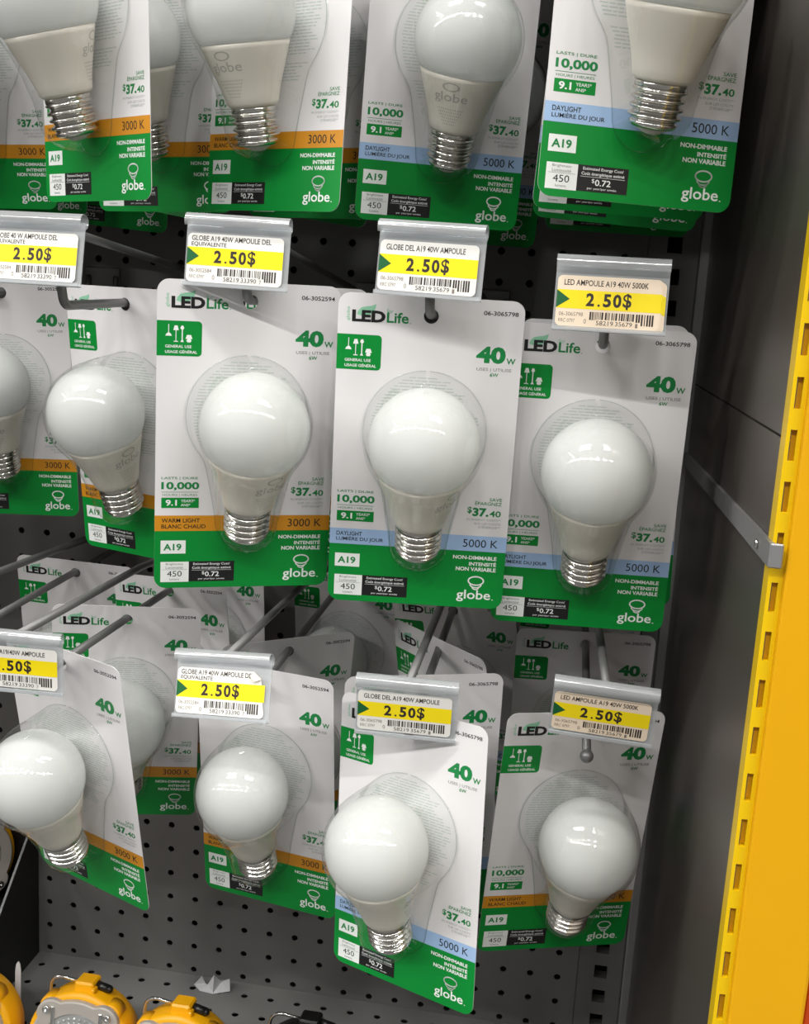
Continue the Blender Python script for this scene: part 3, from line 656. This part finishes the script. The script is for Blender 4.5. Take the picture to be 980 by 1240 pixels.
for h, (a0, a1, b0, b1) in HK.items():
    f = FRONT[h]
    L = lambda y: Vector((a0+a1*y, y, b0+b1*y))
    root = empty('peg_hook', (a0, 0, b0)); tag(root, 'wire hook '+WHERE[h], 'hook', 'pegboard display hooks')
    off = Vector((a0, 0, b0))
    pts = [L(0)-off, L(f*.5)-off]
    if h[2] == 'm' and h != 'h0m':
        e = L(-.363 if h == 'h1m' else f-.002)-off; pts += [e]
        for k in range(1, 6):
            t = math.radians(14*k); e = e+Vector((0, -.0018*math.cos(t), .0018*math.sin(t))); pts.append(e)
        pts.append(e+Vector((0, -.007*math.cos(t), .007*math.sin(t))))
    else:
        pts += [L(f-{'h0l': .16, 'h4l': .043}.get(h, .012))-off]
    mb = MB(); mb.tube(pts, WR, 'wire', 14); mb.ball(pts[-1], WR*(1.5 if h == 'h4l' else 1.2), 'wire', 8); mb.build('lower_wire', root)
    mb = MB(); mb.box(-.016, .016, -.0022, -.0004, -.012, .018, 'wire', .0006)
    for sx in (-.0127, .0127): mb.tube([(sx, .004, .010), (sx, -.003, .010), (sx, -.003, -.008)], .0024, 'wire', 10)
    mb.build('mounting_plate', root)
    up_ = .0035 if h[2] == 'm' else .016
    if h in HT:
        tp = Vector(tagpos[HT[h]])+Vector((0, .0035, -.0035)); end = tp-off
        st = Vector((0, -.001, up_)); mid = st.lerp(end, .55)+Vector((0, 0, .006 if h[2] == 'l' else .0))
        mb = MB(); mb.tube([st, mid, end], WR*.95, 'wire', 14); w = .009
        mb.tube([end+Vector((-w, 0, 0)), end+Vector((w, 0, 0))], .0018, 'wire', 10); mb.build('tag_arm', root)
    elif h == 'h0l':
        mb = MB(); mb.tube([Vector((0, -.001, up_)), Vector((0, -.33, .034))], WR, 'wire', 14); mb.build('tag_arm', root)

# ------------------------------------------------------------------ work lights on the bottom shelf
def work_light(loc, label, body='wlyel', rz=0., tilt=-.12, sc=1.):
    root = empty('work_light', loc); root.rotation_euler = (tilt, 0, rz); root.scale = (sc,)*3
    tag(root, label, 'work light', 'round work lights on the bottom shelf')
    # local origin: bottom of the housing; disc axis along y; radius 0.0475
    R = .0462; c = (0, 0, R)
    mb = MB(); mb.lathe([(.030, .034), (.040, .031), (.0455, .024), (R, .014), (R, .002), (.0448, -.002), (.036, -.002), (.036, .004), (1e-5, .004)], body, 56, 'y', c)
    # raised lugs
    for ang in (50, 130, 230, 310):
        a = math.radians(ang); mb.lathe([(.0088, .012), (.0088, -.001), (.008, -.002)], body, 20, 'y', (c[0]+.041*math.cos(a), 0, c[2]+.041*math.sin(a)))
    h = mb.build('housing', root)
    out = []
    for k in range(120):
        a = 2*math.pi*k/120; d = math.degrees(a); r = .0412
        for q in (50, 130, 230, 310):
            dd = abs((d-q+180) % 360-180)
            if dd < 17: r = max(r, .0412+.0068*math.cos(math.radians(dd*90/17))**.6)
        out.append((c[0]+r*math.cos(a), c[2]+r*math.sin(a)))
    mb = MB(); inner = [(c[0]+.0305*math.cos(2*math.pi*k/120), c[2]+.0305*math.sin(2*math.pi*k/120)) for k in range(120)]
    o2 = [(c[0]+(p[0]-c[0])*.97, c[2]+(p[1]-c[2])*.97) for p in out]
    vs = [(p[0], -.0022, p[1]) for p in out]+[(p[0], -.0062, p[1]) for p in out]+[(p[0], -.0072, p[1]) for p in o2]+[(p[0], -.0068, p[1]) for p in inner]+[(p[0], -.0015, p[1]) for p in inner]
    n = 120
    mb.add(vs, [(j*n+i, (j+1)*n+i, (j+1)*n+(i+1) % n, j*n+(i+1) % n) for j in range(4) for i in range(n)], 'wlgrey', False)
    for ang in (100, 80, 260, 280):
        pass
    plate = mb.build('face_plate', root)
    for ang in (50, 130, 230, 310):
        a = math.radians(ang); cx, cz = c[0]+.0415*math.cos(a), c[2]+.0415*math.sin(a)
        mb = MB(); mb.lathe([(.0034, -.0072), (.0034, -.0086), (.0026, -.0094), (.0012, -.0090), (.0010, -.0080), (1e-5, -.0080)][::1], 'chrome', 20, 'y', (cx, 0, cz)); mb.build('screw', plate)
    # lens: clear disc over rings of facets and two ribs
    mb = MB(); mb.lathe([(.0304, -.0015), (.0304, -.0052), (.029, -.0058)], 'lens', 48, 'y', c)
    for ring, nn, rr in ((.0258, 34, .0016), (.0222, 30, .0015), (.0186, 26, .0014)):
        for k in range(nn):
            a = 2*math.pi*k/nn; mb.ball((c[0]+ring*math.cos(a), -.0056, c[2]+ring*math.sin(a)), rr, 'lens', 4)
    mb.lathe([(1e-5, -.0062), (.006, -.0062), (.011, -.0054), (.0155, -.0058), (.0165, -.004)], 'lens', 40, 'y', c)
    mb.build('lens', root)
    for sx in (-1, 1):
        mb = MB(); mb.box(c[0]+sx*.021-.0016, c[0]+sx*.021+.0016, -.0085, -.0055, c[2]-.035, c[2]+.035, 'chrome', .0006); mb.build('guard_rib', root)
    # strap clip, black knob and wire handle on top
    top = c[2]+R
    mb = MB(); mb.box(-.0085, .0085, .004, .022, top-.005, top+.0065, body if body != 'blackp' else 'blackp', .0015); mb.box(.0072, .0105, .002, .010, top-.007, top+.0028, body, .0008); cl = mb.build('clip', root)
    mb = MB(); mb.tube([(.0085, .013, top+.002), (.019, .013, top-.0005)], .0036, 'blackp', 16); mb.ball((.019, .013, top-.0005), .0036, 'blackp', 8); mb.build('knob', cl)
    mb = MB(); pts = [(-.008, .014, top+.002), (-.022, .015, top+.003)]
    for k in range(1, 9):
        a = math.radians(90+11*k); pts.append((-.024+.011*math.cos(a)*1.0, .015+.0004*k, top-.008+.011*math.sin(a)))
    pts += [(-.0365, .019, top-.03), (-.046, .021, top-.055)]
    mb.tube(pts, .0014, 'chrome', 10); mb.build('handle', root)
    return root
work_light((.011, -.190, SZ), 'yellow work light in the bottom left corner, mostly out of frame')
work_light((.1155, -.187, SZ), 'yellow work light with grey face plate on the shelf, second from the left')
work_light((.2035, -.196, SZ), 'yellow work light on the shelf, third from the left, only its top showing')
work_light((.310, -.190, SZ), 'black work light at the bottom edge, only its wire handle and clip showing', 'blackp')
# black divider tray at the far left with another lamp in it
dv = empty('divider_tray', (-.06, -.09, -.0565))
tag(dv, 'black divider tray at lower left with a sloping silver edge', 'tray')
def tri(x0, x1, m, name, q):
    mb = MB(); n = len(q); vs = [(x0, a, b) for a, b in q]+[(x1, a, b) for a, b in q]
    mb.add(vs, [list(range(n))[::-1], list(range(n, 2*n))]+[(i, (i+1) % n, n+(i+1) % n, n+i) for i in range(n)], m)
    o = mb.build(name, dv); o.location = (.06, .09, .0565); return o
tri(-.0125, -.0107, 'blackm', 'side_panel', [(-.002, -.3), (-.2, -.3), (-.2, -.0835), (-.0781, .028), (-.0175, .0831), (-.002, .097)])
tri(-.0127, -.0105, 'foil', 'edge_trim', [(-.2, -.0835), (-.0781, .028), (-.002, .097), (-.002, .0985), (-.0781, .0295), (-.2, -.082)])
mb = MB(); mb.box(-.2, -.0128, -.006, -.002, -.3, .135, 'blackm'); o = mb.build('back_panel', dv); o.location = (.06, .09, .0565)
mb = MB(); mb.box(-.2, -.0128, -.2, -.006, .012, .016, 'blackm'); o = mb.build('tray_floor', dv); o.location = (.06, .09, .0565)
work_light((-.058, -.047, .016), 'dim work light standing in the black divider tray at the left edge', 'wlyel', .85)
# torn scraps of white plastic at the back of the shelf
sc = empty('plastic_scrap', (.177, -.0135, SZ)); tag(sc, 'torn white plastic scrap at the back of the bottom shelf against the pegboard', 'plastic scrap')
mb = MB()
P = [(-.0185, -.002, .0005), (-.010, -.004, .0122), (-.0075, -.001, .003), (-.004, -.004, .004), (.003, -.006, .0170), (.007, .002, .0060), (.0175, -.002, .0125), (.0195, -.006, .0020), (.004, -.012, .0005), (-.010, -.010, .0005), (.010, -.004, .009)]
mb.add(P, [(0, 2, 1), (0, 9, 2), (2, 9, 3), (3, 9, 8), (3, 8, 4), (4, 8, 5), (5, 8, 10), (10, 8, 7), (10, 7, 6), (5, 10, 6)], 'scrap')
o = mb.build('torn_film', sc)
sd = o.modifiers.new('thick', 'SOLIDIFY'); sd.thickness = .0006
tab = empty('plastic_tab', (.038, -.140, SZ)); tag(tab, 'translucent white plastic tab standing behind the bottom left work light', 'plastic tab')
mb = MB(); mb.prism([(-.0028, 0), (.0028, 0), (.0045, .077), (.0038, .083), (.0022, .0855), (.0004, .083), (-.0006, .077)], 0, .001, 'scrap'); mb.build('tab_strip', tab)
